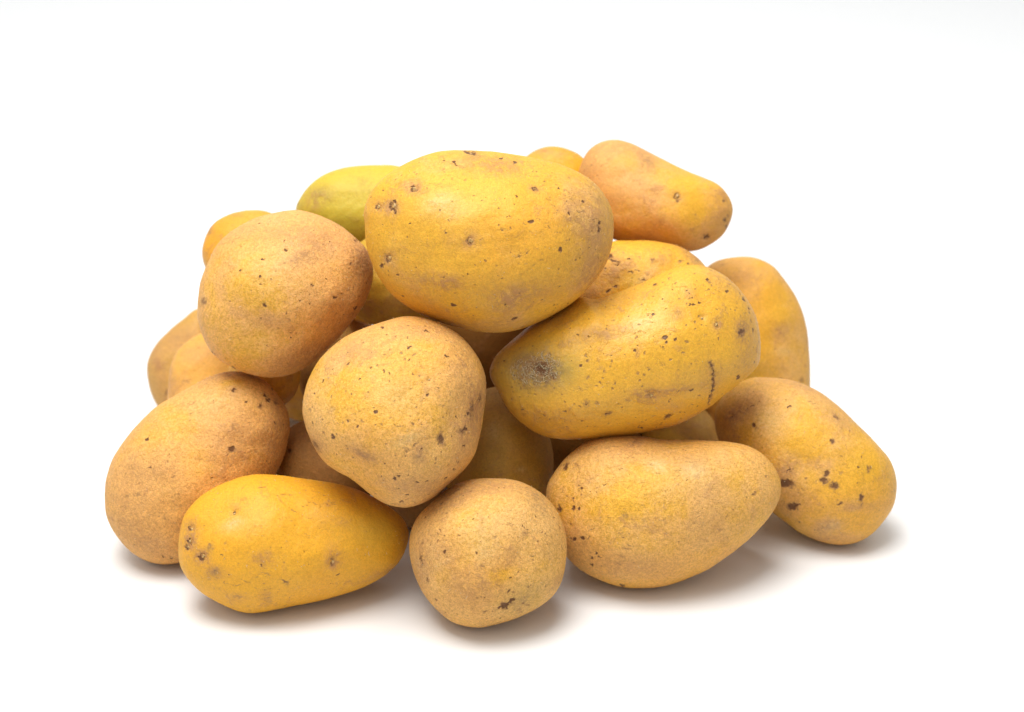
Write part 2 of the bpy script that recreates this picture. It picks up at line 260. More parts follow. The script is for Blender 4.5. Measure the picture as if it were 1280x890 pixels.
# ---------------------------------------------------------------- marks on each skin, in photo pixels:
# (kind, u, v, rx, ry, angle, strength)  s pit, k flat brown stain, e eye with bud, r russet film, x grey scab, y clear yellow, p pale patch, often a painted highlight, n green, d dent (strength = depth px), b bump
FEAT={
'A':[('e',519,236.6,4.2,4,0,1),('e',472.5,258,4.2,4,0,.7),('e',491,257,4.5,5,20,1.4),('s',495,266,2.2,1.6,30,1),('s',492.5,251,2.6,2,0,1),('e',588,300.6,4,5,0,.7),('e',485.6,323.5,4,4,0,.7),('s',478.4,331.7,2.3,2.6,0,1),
 ('s',584,190.5,5,1.8,-20,1),('s',592,191.5,3.5,2.2,0,1),('x',592,195,12,5,0,.9),('s',567.7,204,2.8,1.7,-25,1),('s',643.8,202,3.2,2,-25,1),('s',626.4,196,2.4,1.4,0,.9),('k',669,234,4.2,2.6,-30,.8),('r',669,234,8,5,-20,1),('s',699.2,233.8,1.7,1.7,0,1),
 ('s',663.5,277.8,2.9,3,0,1),('s',699.4,311.8,2.2,4,0,1),('s',654.2,304.5,1.7,1.2,0,1),('s',697,265,1.6,2,0,.9),('s',711.6,265.8,1.6,3,0,1),('s',747.5,279,1.6,3,10,1),('s',747.5,288,2,4,0,.9),('s',729.5,252,2.2,1.4,-50,1),('s',711,249,1.2,1.2,0,.9),
 ('s',567,380,3.2,2.2,-10,1.1),('s',628,347,2.2,1.6,0,.9),('s',643,399,4.5,1.8,25,.9),('s',632,380.5,2,1.4,0,.9),('s',554.7,225.3,1.7,1,0,.9),('s',556.8,290,1.6,1.4,0,.9),('s',505,368,1.2,1.6,0,.8),('s',507.5,322.6,1,1,0,.8),('s',513,279,1.3,1.3,0,.8),('s',478,282,1,1,0,.8),('s',478,238,1,1,0,.9),('s',524.6,323,1,1,0,.8),('s',603,250,1.6,.8,20,.7),('s',627,287.5,1.3,1.6,0,.7),('s',647,293,1.6,1,0,.8),('s',709,338.5,1.3,1.3,0,.7),('s',735,310,1.3,1.3,0,.8),('s',497,343,1.3,1.3,0,.8),
 ('r',724,262,34,46,15,.8),('r',745,300,22,50,0,.7),('r',655,366,60,14,6,1),('r',543,350,38,12,-4,.9),('r',560,353,14,8,0,.9),('r',634,384,22,16,20,.9),('r',600,205,60,10,0,.8),('r',630,207,30,12,-20,.7),('r',519,236,14,11,0,.8),('r',485,260,22,14,0,.6),('r',588,303,13,12,0,.9),('r',561,300,10,16,10,.5),('r',483,327,15,12,0,.5),('r',700,400,40,10,25,.8),('r',600,406,70,10,0,.7),('r',540,380,40,10,-38,.6),
 ('x',718,270,20,12,-30,.35),('x',530,349,10,5,0,.35),('x',752,252,8,10,-40,.35),
 ('y',600,270,60,60,0,.7),('y',668,300,36,48,0,.9),('y',540,300,40,40,0,.6),('y',640,225,50,22,-10,.5),('y',600,330,80,25,0,.5),('p',548,256,22,12,20,.5),('p',565,262,30,18,0,.35),('r',735,345,16,24,-30,.8)],
'B':[('s',357.4,312,2.5,2.3,0,1),('s',330,326.7,2.5,1.8,0,1),('s',326.8,346.6,1.8,1.5,0,.9),('s',327,356,1.6,1.5,0,.9),('s',331,381,2.1,2.3,0,1),('s',330.5,367,1.2,1.6,0,.8),('s',389.4,356.4,1.6,1.6,0,.9),('s',418.4,372,2,3,-20,1),('s',444.4,385.4,1.7,3.4,-35,1),('s',355,329,2.6,1.6,0,.7),('s',301.7,307.8,1.7,1.3,0,.8),('s',303.3,339.7,1.5,1.2,0,.8),('s',347.3,411,1.5,2.2,20,.8),
 ('k',254,377,4,5,0,.55),('x',254,377,5,6,0,.8),('s',387,379.6,1.4,1.4,0,.8),('s',443,302.6,2,1.5,0,.9),('s',356,299.6,1.7,1.2,0,.8),('s',292,461,3.5,1.8,-25,.9),('s',266.5,441,3,1,-55,.9),('s',357,377,1.2,2,0,.8),('s',358,391,1.4,1.6,0,.7),('s',348,395,1,1.6,0,.7),('s',440,329,1.6,2.4,20,.7),('s',445,360,1.2,3,-30,.7),('s',334,434,2,1,0,.7),
 ('r',376,322,24,12,25,.9),('x',378,320,18,8,25,.4),('r',458,328,18,34,15,1),('k',459,335,7,16,10,.25),('x',452,330,9,20,20,.5),('r',335,402,16,9,-10,.8),('r',380,445,46,16,20,1),('r',300,392,14,8,-30,.6),('r',340,290,60,14,0,.6),('r',420,385,24,30,30,.7),('r',400,300,40,26,-20,.6),('x',365,462,60,10,12,.3),
 ('y',320,360,44,34,0,.7),('y',300,430,30,24,-40,.6),('p',350,345,50,40,0,.25),('b',430,300,36,26,-30,3),('d',448,350,16,22,-30,3)],
'C':[('s',470.8,515.3,2.6,2.1,0,1),('s',448,532.3,2.2,1.6,0,1),('s',435,526.5,2,1.8,0,.9),('s',478,531,1.9,1.6,0,.9),('s',416,545.8,1.8,3.4,10,1),('s',535.6,493,2.3,1.5,0,.9),('e',526,468.7,2.3,1.7,0,.4),('e',536,474.4,2.6,2.2,0,.5),('s',511,434,3.6,1,-4,1),('s',532.7,412.7,2.3,1.5,-15,1),('s',478,410.8,2.4,1.1,0,1),('s',556.7,447.3,3.2,1.2,-25,1),('s',511,449.5,2.2,1.1,0,.9),('s',493.4,501,1.5,1.3,0,.8),('s',452.5,545,1.2,1.2,0,.9),('s',486.8,465.6,1.5,1.2,0,.8),('s',440,465.6,1.6,1.6,0,.3),('s',434,453.5,3.4,1.1,30,.8),
 ('k',552.5,549,4.5,7.5,0,.85),('d',552.5,549,8,10,0,1.6),('s',583.4,536.7,4.5,2.6,35,.9),('k',580,540,5,4,0,.6),('s',492.8,599.3,2.6,2,0,1),('s',520.5,602,2.2,1.6,0,1),('s',581.5,557,1.4,1.6,0,1),('s',556.7,597,3,1.4,30,1),('s',533,600.5,2,1.2,0,1),('s',474,598.5,1.3,1.3,0,.9),('s',497.8,612,1.5,1.1,0,.9),('s',509,620.7,1.6,1.2,0,.9),('s',501.6,629.5,4,.9,5,.9),('s',567,586,1.6,2,-30,.9),('s',543,613,1.4,1.4,0,.7),('s',570,577,1.4,1.4,0,.8),('s',566,545,1.3,1.3,0,.8),('s',510,592,1.3,1.3,0,.8),('s',500,594.5,1.3,1,0,.8),
 ('s',395,462,1.2,1.2,0,.8),('s',394,492,1.6,1.2,0,.8),('s',415,511,6,4,0,.25),('x',415,512,6,4,0,.6),('k',394.6,556,3,9,32,.6),('r',396,555,9,20,30,1),('k',452,568,12,5,-30,.35),('r',455,569,20,10,-25,1.2),('x',455,571,16,8,-25,.45),('x',523.3,568,9,8,0,.55),('r',523,568,11,10,0,.8),
 ('k',593,512,2.6,12,-5,.6),('k',602.5,498,2,7,0,.7),('r',596,505,14,32,-5,1.1),('s',588,518,1.2,2,0,.9),('s',574,521,1.3,2,20,.9),('s',560,517,1.6,1.2,0,.8),
 ('r',520,610,46,18,0,.9),('r',585,545,16,40,-20,.9),('r',440,440,40,16,30,.8),('r',530,410,50,14,-10,.8),('x',530,608,50,18,10,.25),('r',575,460,20,26,0,.6),('x',560,530,20,20,0,.2),
 ('y',450,490,45,35,0,.7),('y',490,520,40,30,0,.5),('y',470,560,26,14,0,.3),('y',530,520,30,20,0,.3),('p',500,500,34,26,0,.5),('p',510,548,18,7,25,.5),
 ('d',525,556,24,12,-12,3.2),('b',488,540,24,16,0,2),('d',440,578,22,14,-40,4),('b',545,500,40,30,0,1.5),('b',520,585,26,16,0,1.5),('d',600,515,9,26,-5,3.5)],
'D':[('x',670,461,33,21,-10,1.3),('x',676,463,20,14,-10,1),('r',670,462,38,25,-10,1.2),('k',676,461,10,8,-20,1.0),('k',664,456,20,11,-10,.5),('k',690,470,8,5,-30,.6),('k',655,470,8,5,30,.5),('n',704,462,26,22,0,.8),('n',650,480,40,30,0,.7),('n',660,440,46,14,30,.5),('r',660,468,30,18,-20,.8),
 ('s',817,392.5,2.3,2.1,0,1),('s',793.9,438.9,2.6,2.3,0,.75),('s',830.4,422.5,4,2.6,30,1),('s',832,428,2.4,2,0,.9),('s',824,423,1.4,1,0,.9),('s',842.6,423.7,1.7,1.9,0,1),('k',820,428,3.5,3,0,.4),('e',896.3,405.6,3.4,3.6,0,.5),('r',896.3,405.6,6,6,0,1),
 ('k',926.6,415.4,4,4.6,-30,.9),('x',927,411,7,11,0,.7),('r',927,411,9,13,0,1),('s',941.4,412.4,1.8,3,0,1),('s',939,401,1.4,2.6,0,.8),('e',878.5,396.7,2.8,2.8,0,.45),('s',884,350,2.6,1.7,0,1),('s',888,352.5,3.4,2.6,-40,.6),('s',908.8,364.3,1.8,1.8,0,1),('s',929,374.5,1.6,3.6,25,1),('s',936,386,1.4,2.6,20,.7),
 ('s',858.5,363.5,1.6,1.6,0,.8),('s',861,366,1,1,0,.8),('s',864,373,3,1.3,0,.8),('s',858,380,1.8,1.2,40,.9),('s',862.5,380.8,1.6,1.2,0,.9),('s',867.5,380,2,1.5,-40,1),('s',874,378.4,1.9,1.2,0,1),('r',862,368,8,10,0,.7),('s',818.8,355,3.2,1.5,0,1),('s',836,349,2.4,1,-20,.6),('s',785,392.5,1.2,1.2,0,.9),('s',827.5,375,1.1,1.1,0,.8),
 ('s',810.5,460.2,2.4,1.9,0,.65),('s',763.6,443.6,1.8,1.6,0,.9),('s',725.3,456.7,2.8,1.7,20,.9),('s',733.6,450.7,2,1.7,0,.8),('s',755.9,463,1.8,3,0,.6),('s',763,457,1.6,2.6,0,.5),('k',827,454.6,3,3,0,.4),('k',734,472.4,3,2.6,0,.5),('k',768,477.7,2.6,2.6,0,.4),('k',740,484,2.4,3,0,.35),('k',732.7,503.6,4.5,4,0,.5),('s',733,505,1.5,1.5,0,.8),('k',746,503,2.6,3.4,0,.5),('k',759.4,517,6,3.4,10,.6),('s',757,517,2.6,1.8,0,.8),
 ('e',814.4,494,3.6,3.2,0,.45),('r',814.4,494,7,6,0,1),('k',786,500.6,3.6,3,0,.45),('k',834.6,520,5.5,2.2,35,.85),('s',706,512.8,2.8,1.3,0,1),('s',727.7,523.8,1.5,1.8,0,1),('s',652.6,512,2.6,1.5,-10,.9),('s',923.6,472.7,3,1.6,40,1),('k',882,418.4,3,3,0,.4),('k',869,451,3.4,2.4,0,.5),('s',800.7,536,3,1.3,0,.9),('k',846,391,4.5,4.5,0,.3),('r',846,392,8,8,0,1.1),('s',873,440,1,1,0,.9),('s',869,430,1,1,0,.8),('k',837,402,6,4,0,.2),('s',880,471,1,1,0,.9),('s',707,526,1,1,0,.8),('s',855,515,1,1,0,.9),('k',910,430,3,3,0,.3),('s',776,530,1,1,0,.7),
 ('r',752,416,38,8,12,1.1),('r',690,401,34,7,27,.9),('r',838,488,42,5,10,1.2),('r',800,490,14,6,0,.9),('r',700,520,60,14,-5,.5),('r',905,350,30,14,-40,.7),('r',935,440,14,40,0,.7),('r',890,470,12,22,0,.7),('r',792,372,40,8,15,.5),('r',840,508,20,7,0,.7),('s',862,486,6,.9,8,.7),
 ('y',770,440,90,34,10,.9),('y',850,400,60,40,20,.9),('y',800,385,60,14,20,.6),('y',770,505,80,20,0,.7),('p',800,402,16,9,20,.6),('p',808,408,34,18,15,.3),('d',790,395,34,16,15,2.5),('b',810,420,40,20,10,2),('d',672,462,20,14,0,1.5),('b',735,410,40,10,20,1.5)],
'E':[('s',291.5,491,2.9,2.6,0,.95),('r',291.5,491,7,6,0,.7),('s',185.3,549.8,2.1,2.8,0,1),('s',186,545,1.1,1.4,0,.8),('k',290.4,560.8,4.6,3.2,-20,.95),('s',330,494,1.9,4,30,.9),('s',334,501,3.8,2.6,0,.95),('k',324,508,3,4,0,.65),('k',345,503,3.6,3,0,.55),('s',343,528.7,1.8,3,0,.95),('s',312.8,515,1.4,1.4,0,1),('s',306.5,503.5,1,1,0,.8),('s',354.5,532.5,1.3,1.8,0,.95),('s',350,537,1,1,0,.8),('k',321,564,4,3,0,.4),('k',188.5,584,2.6,1.8,-30,.6),('k',291.5,532,2.6,1.6,0,.55),('k',217,595,2.4,1.6,-30,.5),('s',205,696,4,1.3,-25,.85),('s',214,697,2.6,1.3,0,.85),('k',177,560,1.2,4,0,.4),('k',265,559,1.4,2.6,-30,.45),('k',237,524,1.4,1.8,0,.45),('k',292,536,1,1,0,.5),('s',340,486,2,1,-50,.7),('s',283,505,1,1.4,0,.7),('k',293,580,3,1,-20,.4),('k',207,630,2.4,1.3,0,.3),('k',216,612,2.2,1.3,0,.4),
 ('r',300,545,46,30,0,.7),('r',160,620,30,40,0,.6),('r',185,678,40,16,-30,.8),('r',345,530,12,40,0,.8),('r',200,590,30,14,0,.5),('x',230,640,40,30,0,.14),('y',230,530,40,20,30,.5),('y',285,480,22,12,0,.6),('y',330,560,20,18,0,.4),('p',270,505,46,20,25,.3),('b',290,490,30,20,0,2),('d',335,560,30,30,0,2)],
'F':[('s',293,639.3,1.3,2.2,0,1),('e',292.6,641,3,3,0,.4),('r',297,633,12,10,0,.5),('e',237.5,659,3,3.6,-15,.8),('e',236.5,676,3.2,3.6,0,1.2),('e',233.2,683.5,3.2,2.8,0,.8),('r',238,672,9,20,0,1.1),('e',251.8,695.7,4,4,0,.9),('r',252,697,10,10,0,1.2),('x',262.5,684,4.5,5,0,1),('k',261,681,3.4,2,0,.5),('s',277.4,693.8,2.4,1.3,-20,.8),('k',281,697,1.5,2,0,.4),('x',268,715.5,7.5,6,0,.8),('r',268,716,12,8,0,1.1),('s',271,713,1.5,1.2,0,.6),('e',416.5,702,2.6,4.6,-15,.8),('r',416,698,10,14,0,1.2),('s',423.5,717.5,.8,4.6,-45,.9),('k',355,724.5,5.6,1.8,-32,.75),('x',357,727,3,3,0,.6),('r',329,697,13,9,10,1),('s',326.6,706,1.4,1.2,0,.7),('s',285.6,718.3,1.6,1.1,0,.8),('k',298,745,7,2.2,-10,.45),('k',275,736.5,2.6,1,25,.5),('r',331.6,745,8,8,0,1),('r',297,747,14,6,0,.7),('x',337,750,4,4,0,.4),('k',268.6,665.7,2.6,1.6,0,.35),('k',282,679,2.6,1.6,0,.4),('k',355,702,1.2,1.2,0,.7),('s',338,685,1,1,0,.6),('k',491,712,8,2.4,32,.5),('r',485,715,20,6,30,.9),('s',402.5,676.5,1,1,0,.6),('k',399,630,5,2,-30,.25),('k',440,617,6,3,-20,.3),('s',437,646,1,1,0,.4),('x',364,738,5,5,0,.25),('s',363,745,.8,4,-40,.5),
 ('y',340,650,90,40,0,1),('y',430,660,60,40,-10,1),('y',280,640,40,30,0,.8),('y',320,730,50,16,0,.6),('n',470,660,34,24,-20,.5),('p',291,655,14,7,20,.5),('p',300,658,30,12,0,.25),('r',420,645,50,30,0,.25)],
'G':[('k',629.8,755,4,3.4,25,.9),('s',633,758,3,1.2,-30,1),('s',624.5,756.5,3,1,30,.9),('x',650,752,20,10,30,.45),('s',636,738,3.4,1,40,.8),('k',649.5,760,3,3,0,.55),('s',653,752,2.6,1.2,30,.7),('k',623.8,730.5,2.4,2,0,.6),('s',648.4,714.6,1.7,1.5,0,.7),('s',595.5,689.7,2.4,1.4,-35,.75),('k',602.5,707,3,2.2,0,.55),('s',557.4,688.7,1.9,2,0,.9),('k',556,683,3,6,25,.3),('k',586,647.5,3.2,4.4,0,.35),('k',613,657.3,2.6,2.4,0,.3),('s',610.5,646,1.2,1.8,0,.55),('s',604,736.5,1.6,1.2,0,.6),('s',585.5,731,1.3,1.1,0,.6),('k',524,699,1.8,9,0,.65),('k',532.5,724,1.4,5,15,.6),('s',545,749,2.4,1.1,-35,.7),('k',607,763,4,1.6,0,.6),('s',612,684,1,1,0,.6),('s',551,702,1.1,1.1,0,.7),('k',568,716,2,6,0,.25),('s',570,768,1.4,1.1,0,.7),('s',587,755,1,1,0,.7),('k',540,668,1.4,6,40,.35),('k',528,676,1.2,3,0,.5),('e',668.6,694.4,2,2,0,.1),('s',640,742.5,1,1,0,.6),('s',671,638,.9,3,0,.5),('s',663,608,1,1,0,.7),
 ('x',676,628,24,13,-48,.55),('x',665,618,14,10,0,.4),('r',565,622,34,14,28,1),('r',620,606,40,10,0,.9),('r',525,700,14,40,-5,1),('r',560,690,16,34,20,.7),('r',590,740,34,26,0,.8),('n',655,745,30,18,30,.35),('x',655,745,30,14,30,.25),('x',690,690,14,40,0,.25),('r',635,700,20,14,0,.6),('k',624,732,16,2,20,.12),
 ('y',625,718,18,10,20,1.2),('y',590,670,26,40,10,.5),('y',560,720,16,20,0,.4),('p',600,660,34,24,0,.4),('p',604,690,22,16,0,.4)],
'H':[('k',707.8,583.3,2.6,5,-25,.85),('k',721,582,3.6,3,0,.5),('s',727,609.5,3.4,1.6,25,1),('s',723,607,1.2,1.2,0,.9),('s',716.3,635,2.6,2.8,20,1.05),('s',724,635.5,1.4,1.5,0,1),('s',708,619.5,1.3,1.3,0,1),('s',716.5,623.5,1.3,1.6,0,.9),('s',738,613,1,1,0,.9),('k',747,609,2.4,1.6,0,.5),('s',756,605.5,1.3,1.5,0,.9),('k',727,617.5,2,2,0,.55),('x',781,644.8,3.6,4,0,.9),('k',781,645,3.2,3.2,0,.35),('s',790,648.7,1.2,1.2,0,.7),('x',804.8,650,3,3.4,0,.7),('s',728.5,671,2.8,2,0,.95),('k',718,674,2.6,2,0,.6),('s',718,673.4,2.6,2.4,20,1.05),('s',714,654,2,1.3,0,.9),('s',737,670,1.4,1.8,-20,.8),('s',745.3,690.5,1.9,2.8,10,1.1),('s',750.5,696,1.4,1.2,0,1),('s',739.8,697,1.8,1.3,0,.95),('s',740,706,2.2,1.6,-20,.95),('s',728,690,1.2,1.2,0,.9),('s',752,707,1.1,1.1,0,.8),('s',742,661,1.1,1.1,0,.7),('s',715,696,1,1,0,.8),('s',791,703.4,1.5,2,0,.8),
 ('k',943.6,617.5,2.2,2.6,0,.85),('k',947,600,8,1.4,-50,.35),('k',958.5,595,1.6,1.4,0,.7),('k',794,551,6,1.4,35,.5),('r',795,552,14,5,30,1),('k',703,611,2.6,4.4,0,.4),('k',699.4,635.5,2.6,4.6,0,.8),('s',905,634,1.6,1.1,0,.6),('s',908.7,643.5,1.4,1.8,0,.7),('k',897.7,664,2.6,3,0,.35),('s',857.3,601.5,1.1,1,0,.7),('s',767,596.5,1.1,1,0,.6),('s',849,678.5,1.8,1,-20,.6),('s',847.5,636,.9,1,0,.6),('s',855,558.5,3,.8,-10,.6),('s',778,731,4.5,1.6,-15,.9),('k',847,622,2,4,0,.15),
 ('s',733,677,3,.9,60,.6),('r',790,708,60,16,-5,.8),('r',890,635,36,28,0,.55),('r',850,575,34,20,0,.5),('r',780,560,40,12,0,.6),('r',830,660,60,18,-10,.4),('r',720,670,20,26,0,.5),('x',875,575,22,14,0,.2),('x',905,615,24,20,0,.15),
 ('y',769,632,36,20,0,.9),('y',795,600,26,24,0,.5),('y',835,590,20,22,0,.7),('y',830,640,36,16,0,.5),('y',780,670,40,16,0,.4),('p',821,581,13,10,0,.9),('p',868,588,15,10,0,.7),('p',845,595,40,24,0,.2),('p',765,585,26,20,0,.2),('d',848,562,34,16,0,2.5),('d',930,608,20,14,-40,1.2)],
'I':[('s',986.6,507.7,3,1.3,-5,.95),('s',941.5,530.5,2.4,2.6,0,.95),('k',945,534,2.6,2.6,0,.5),('k',1040,550,3,2.8,0,.85),('k',1046,520,6,2,-48,.6),('x',1046,521,8,5,-48,.4),('k',917,516,7,5,45,.4),('r',918,516,11,8,45,1.2),('s',914,519,1.5,3,-20,.7),('k',1085,584.8,2.2,4,0,.8),('k',1030,599,4.4,3.6,0,.95),('k',1033.5,591,3,3.6,-30,.9),('s',1034.5,588.5,2,1,20,1),('k',1043,605.5,4.8,4,0,.95),('k',1076.5,620,2.7,4.8,0,.95),('k',1078,628,1,2.4,0,.6),('k',1048.7,628.2,3.6,1.5,15,.85),('k',1048,623.5,2.2,.9,10,.6),('k',982,602,9.5,4.2,-6,1.15),('k',990.6,632,6,3.8,5,1.1),('s',997,629.3,4,1,15,1),('k',993.5,585,2.6,2.2,0,.5),('s',986,586,1.3,6,-35,.7),('k',1007.5,596,2.4,1,10,.6),('k',1002.5,609.5,2.4,1.2,0,.6),('s',1073,602.5,1.1,1.1,0,.7),('s',1076,571.5,1.2,1.2,0,.7),('s',1072.5,581.5,1.4,1.4,0,.8),('k',1094,599,1.6,2.6,0,.4),('s',1117.5,611,1,2.6,0,.7),('k',1098,635.5,1,2,0,.5),('s',1061.5,648,1.4,1.6,0,.6),('s',1070,654.5,1.2,1.4,0,.6),('s',1000,651,2.4,.9,-10,.6),('s',1010,638,1,1,0,.6),('s',939,505,4,1.3,25,.7),('s',974.5,568,1.6,1.1,0,.6),('s',998,549.5,1,1,0,.5),('s',1015,498,1.2,1.2,0,.5),('s',1010,575.5,1.2,1,0,.6),('s',1016,557,1,1,0,.6),('s',952,543,1.3,1.1,0,.8),
 ('s',1061,541,.8,9,-3,.55),('s',1057.5,559,.8,7,25,.5),('s',1051.5,569,.8,5,55,.5),('r',1036,656,18,9,10,1.3),('p',1040,655,14,8,10,.4),('r',985,582,22,14,30,1.1),('r',930,510,34,14,40,.9),('r',1000,480,50,10,-15,.8),('r',1050,530,24,36,-20,.7),('r',1070,632,22,6,0,.9),('r',1000,625,34,20,0,.5),('r',930,560,30,30,0,.5),('r',1040,672,40,6,0,.9),('r',1025,580,16,10,0,.8),
 ('y',1010,543,16,22,0,1.2),('y',1070,590,34,40,0,.7),('y',1025,615,26,20,0,.5),('y',930,545,12,16,0,.5),('y',1060,650,30,16,0,.5),('p',960,525,26,18,0,.4),('d',1000,572,22,14,-30,2.5),('b',965,525,30,22,0,1.5),('d',940,500,14,20,0,1.5)],
'J':[('y',965,380,16,22,0,1),('y',950,430,22,30,0,.8),('r',930,345,40,14,0,.7),('n',920,460,26,20,0,.8),('x',975,465,24,16,0,.35),('r',975,412,14,14,0,.8),('k',1002,474,3,3,0,.5),('x',890,332,20,8,20,.4),('p',980,438,10,5,0,.4)],
'K':[('e',847.5,246,4.2,4.8,0,.8),('k',882.7,296,4.4,3,0,.9),('d',882.7,296,7,5,0,1.5),('k',906.3,275,2.4,2.4,30,.8),('k',908,283,2,2.4,30,.7),('k',905,251.5,1.6,2,0,.65),('k',910,270,1.2,1.6,0,.6),('s',870,268,1.5,1.5,0,.5),('s',870.5,247,1.2,1.2,0,.4),('x',808,200,10,6,-40,.5),('k',803,193,1.2,1.2,0,.4),('r',808,200,16,9,-35,.9),('r',770,185,34,12,0,.8),('r',740,215,14,26,0,.7),('x',730,212,10,16,0,.3),('r',800,245,34,18,0,.5),('r',900,265,16,26,0,.7),('y',860,235,26,20,-30,.8),('y',870,265,26,16,0,.6),('k',802,231,1.5,1.5,0,.3),('k',797,232,1.5,1.5,0,.25),('k',825,261,3,3,0,.25),('p',790,225,20,14,0,.3)],
'L':[('k',680,189,5,2,10,.4),('r',690,190,30,6,0,.6)],
'M':[('x',400,241,11,6,10,.6),('r',398,243,18,10,0,.9),('k',394,256,7,6,0,.25),('r',393,256,10,9,0,1),('x',411,249,4,5,0,.5),('x',376,256,6,6,0,.4),('y',455,262,20,20,0,.6),('n',450,235,60,26,0,.5),('n',430,280,40,20,0,.8)],
'N':[('x',263.4,290,5,3.6,60,.8),('x',298,268,8,3,0,.4),('y',290,300,40,30,0,1)],
'O':[('k',207.8,490,3,3.6,-30,.6),('r',199,460,6,24,15,1),('x',222,420,20,8,30,.3),('r',225,425,26,10,30,.7)],
'P':[('y',255,470,20,20,0,.6),('r',235,440,26,14,0,.5),('r',215,480,6,20,0,.8),('k',232,467,4,3,0,.2)],
'Q':[('k',762.5,322,3.4,2.6,60,.95),('s',767,326,5,1.1,-12,1),('s',774,328,4,1,0,.9),('s',772,331,5,1.1,-5,.9),('s',787,324,3,1.2,0,.9),('k',780,317,2,3,0,.5),('s',788,340,4,1.1,0,.9),('s',796,338,3,1,15,.8),('s',760.5,363,4,1.5,40,.95),('s',768,357.6,5,1.1,5,.9),('s',773.5,360,1.2,3,-20,.7),('k',772,346.6,2,2,0,.6),('s',757,335.8,2.4,1,0,.8),('k',815.4,326,2,2.6,0,.7),('k',852.4,326,4.5,1.6,10,.55),('s',861,329,2,1.2,0,.8),('x',869.7,324.6,3.6,2.4,0,.9),('r',808,345,12,4,45,1.2),('s',805,350.6,2.2,1.6,0,.8),('r',826,323,14,8,10,.9),('r',765,340,18,14,30,1.1),('x',765,340,12,8,30,.3),('r',740,365,18,14,40,1),('s',799,322,1.3,1.3,0,.5),('r',788,330,6,7,0,.8),('k',790,331,4,3,0,.25),('r',865,318,20,8,-30,.7),('n',795,352,20,14,0,.6),('s',790,348,1.2,1.2,0,.6),('y',800,312,30,12,0,.6),('y',840,318,20,10,0,.6)],
'R':[('y',448,302,10,10,0,.6),('s',480,380,1,1.5,0,.5)],
'T':[('k',362,564,2.6,3.4,0,.9),('k',388,552,3,2,0,.3),('r',380,540,20,20,0,.8),('x',400,560,30,16,0,.3)],
'U':[('s',607.5,589,1.8,1,0,.7),('k',624.5,594,4,1.4,10,.6),('p',616,540,10,12,0,.45),('n',612,570,22,30,0,.45),('s',634,572,1,1,0,.5),('s',618,551,1,1,0,.5),('p',652,587,5,4,0,.4)],
'V':[('p',880,525,12,12,0,.3)],
}
CRACK={'D':[([(888.6,452),(890.5,460),(892.2,470),(892.5,478),(889.5,490),(886.5,500),(885.2,505)],1.8,.6)],'C':[([(430,597),(424,590),(414,584)],3.0,.2)],'G':[([(651.7,663.4),(660,666),(668.6,670),(675,677),(680.4,685.3)],.8,.35),([(640,747),(635,752),(628,757)],1.5,.8)]}
# ---------------------------------------------------------------- how each potato is proportioned: (depth ratio, tilt in depth, distance or None when it stands on the table, grid, lumpiness)
SPEC={'A':(1.0,(0,0),.707,130),'B':(.99,(.05,0),.7345,125),'C':(.97,(0,-.1),.6965,130),'D':(1.0,(-.08,0),.722,135),'E':(.95,(.05,0),None,125),'F':(.95,(-.08,0),None,125),'G':(.95,(0,0),None,115),'H':(.96,(-.05,0),None,125),'I':(1.0,(.05,0),None,120),
'J':(.85,(0,0),None,70),'K':(1,(.1,0),.785,85),'L':(1,(0,0),.80,50),'M':(1,(0,0),.795,75),'N':(1,(0,0),.78,60),'O':(.8,(0,0),None,60),'P':(.75,(0,0),None,60),'Q':(.95,(0,0),.765,95),'R':(.95,(0,0),.768,60),'S':(.95,(0,0),.775,50),'T':(.95,(0,0),None,75),'U':(.85,(0,0),None,75),'V':(.9,(0,0),None,60),'W':(.7,(0,0),.80,50),'X':(.9,(0,0),.82,50),'Y':(.9,(0,0),.79,50)}
# potatoes of the heap's core and back, which the front ones rest on, plus one added to darken a gap: centre (m), half axes (m), turn (deg)
FILL={'Za': ((-0.085, 0.76, 0.026), (0.03, 0.028, 0.026), 20), 'Zb': ((-0.1, 0.742, 0.064), (0.02, 0.022, 0.019), 60), 'Zc': ((-0.053, 0.762, 0.066), (0.022, 0.026, 0.02), -30), 'Zd': ((-0.022, 0.794, 0.026), (0.03, 0.026, 0.026), 0), 'Ze': ((0.046, 0.768, 0.028), (0.029, 0.027, 0.028), 30), 'Zf': ((0.04, 0.743, 0.066), (0.026, 0.022, 0.018), -15), 'Zg': ((0.009, 0.722, 0.099), (0.027, 0.024, 0.024), 10), 'Zh': ((0.004, 0.788, 0.075), (0.024, 0.02, 0.019), 0), 'Zi': ((-0.040, 0.668, 0.020), (0.0155, 0.018, 0.02), 0)}
YEL=(.68,.355,.027); ORG=(.68,.335,.017); OLI=(.50,.30,.026); TAN=(.66,.36,.098); PNK=(.665,.345,.098); BRN_SHADE=(.36,.18,.045); GAP_SHADE=(.19,.08,.015); GRN=(.47,.35,.035)  # gap browns lowered: shade of the hollows put into the skin colour
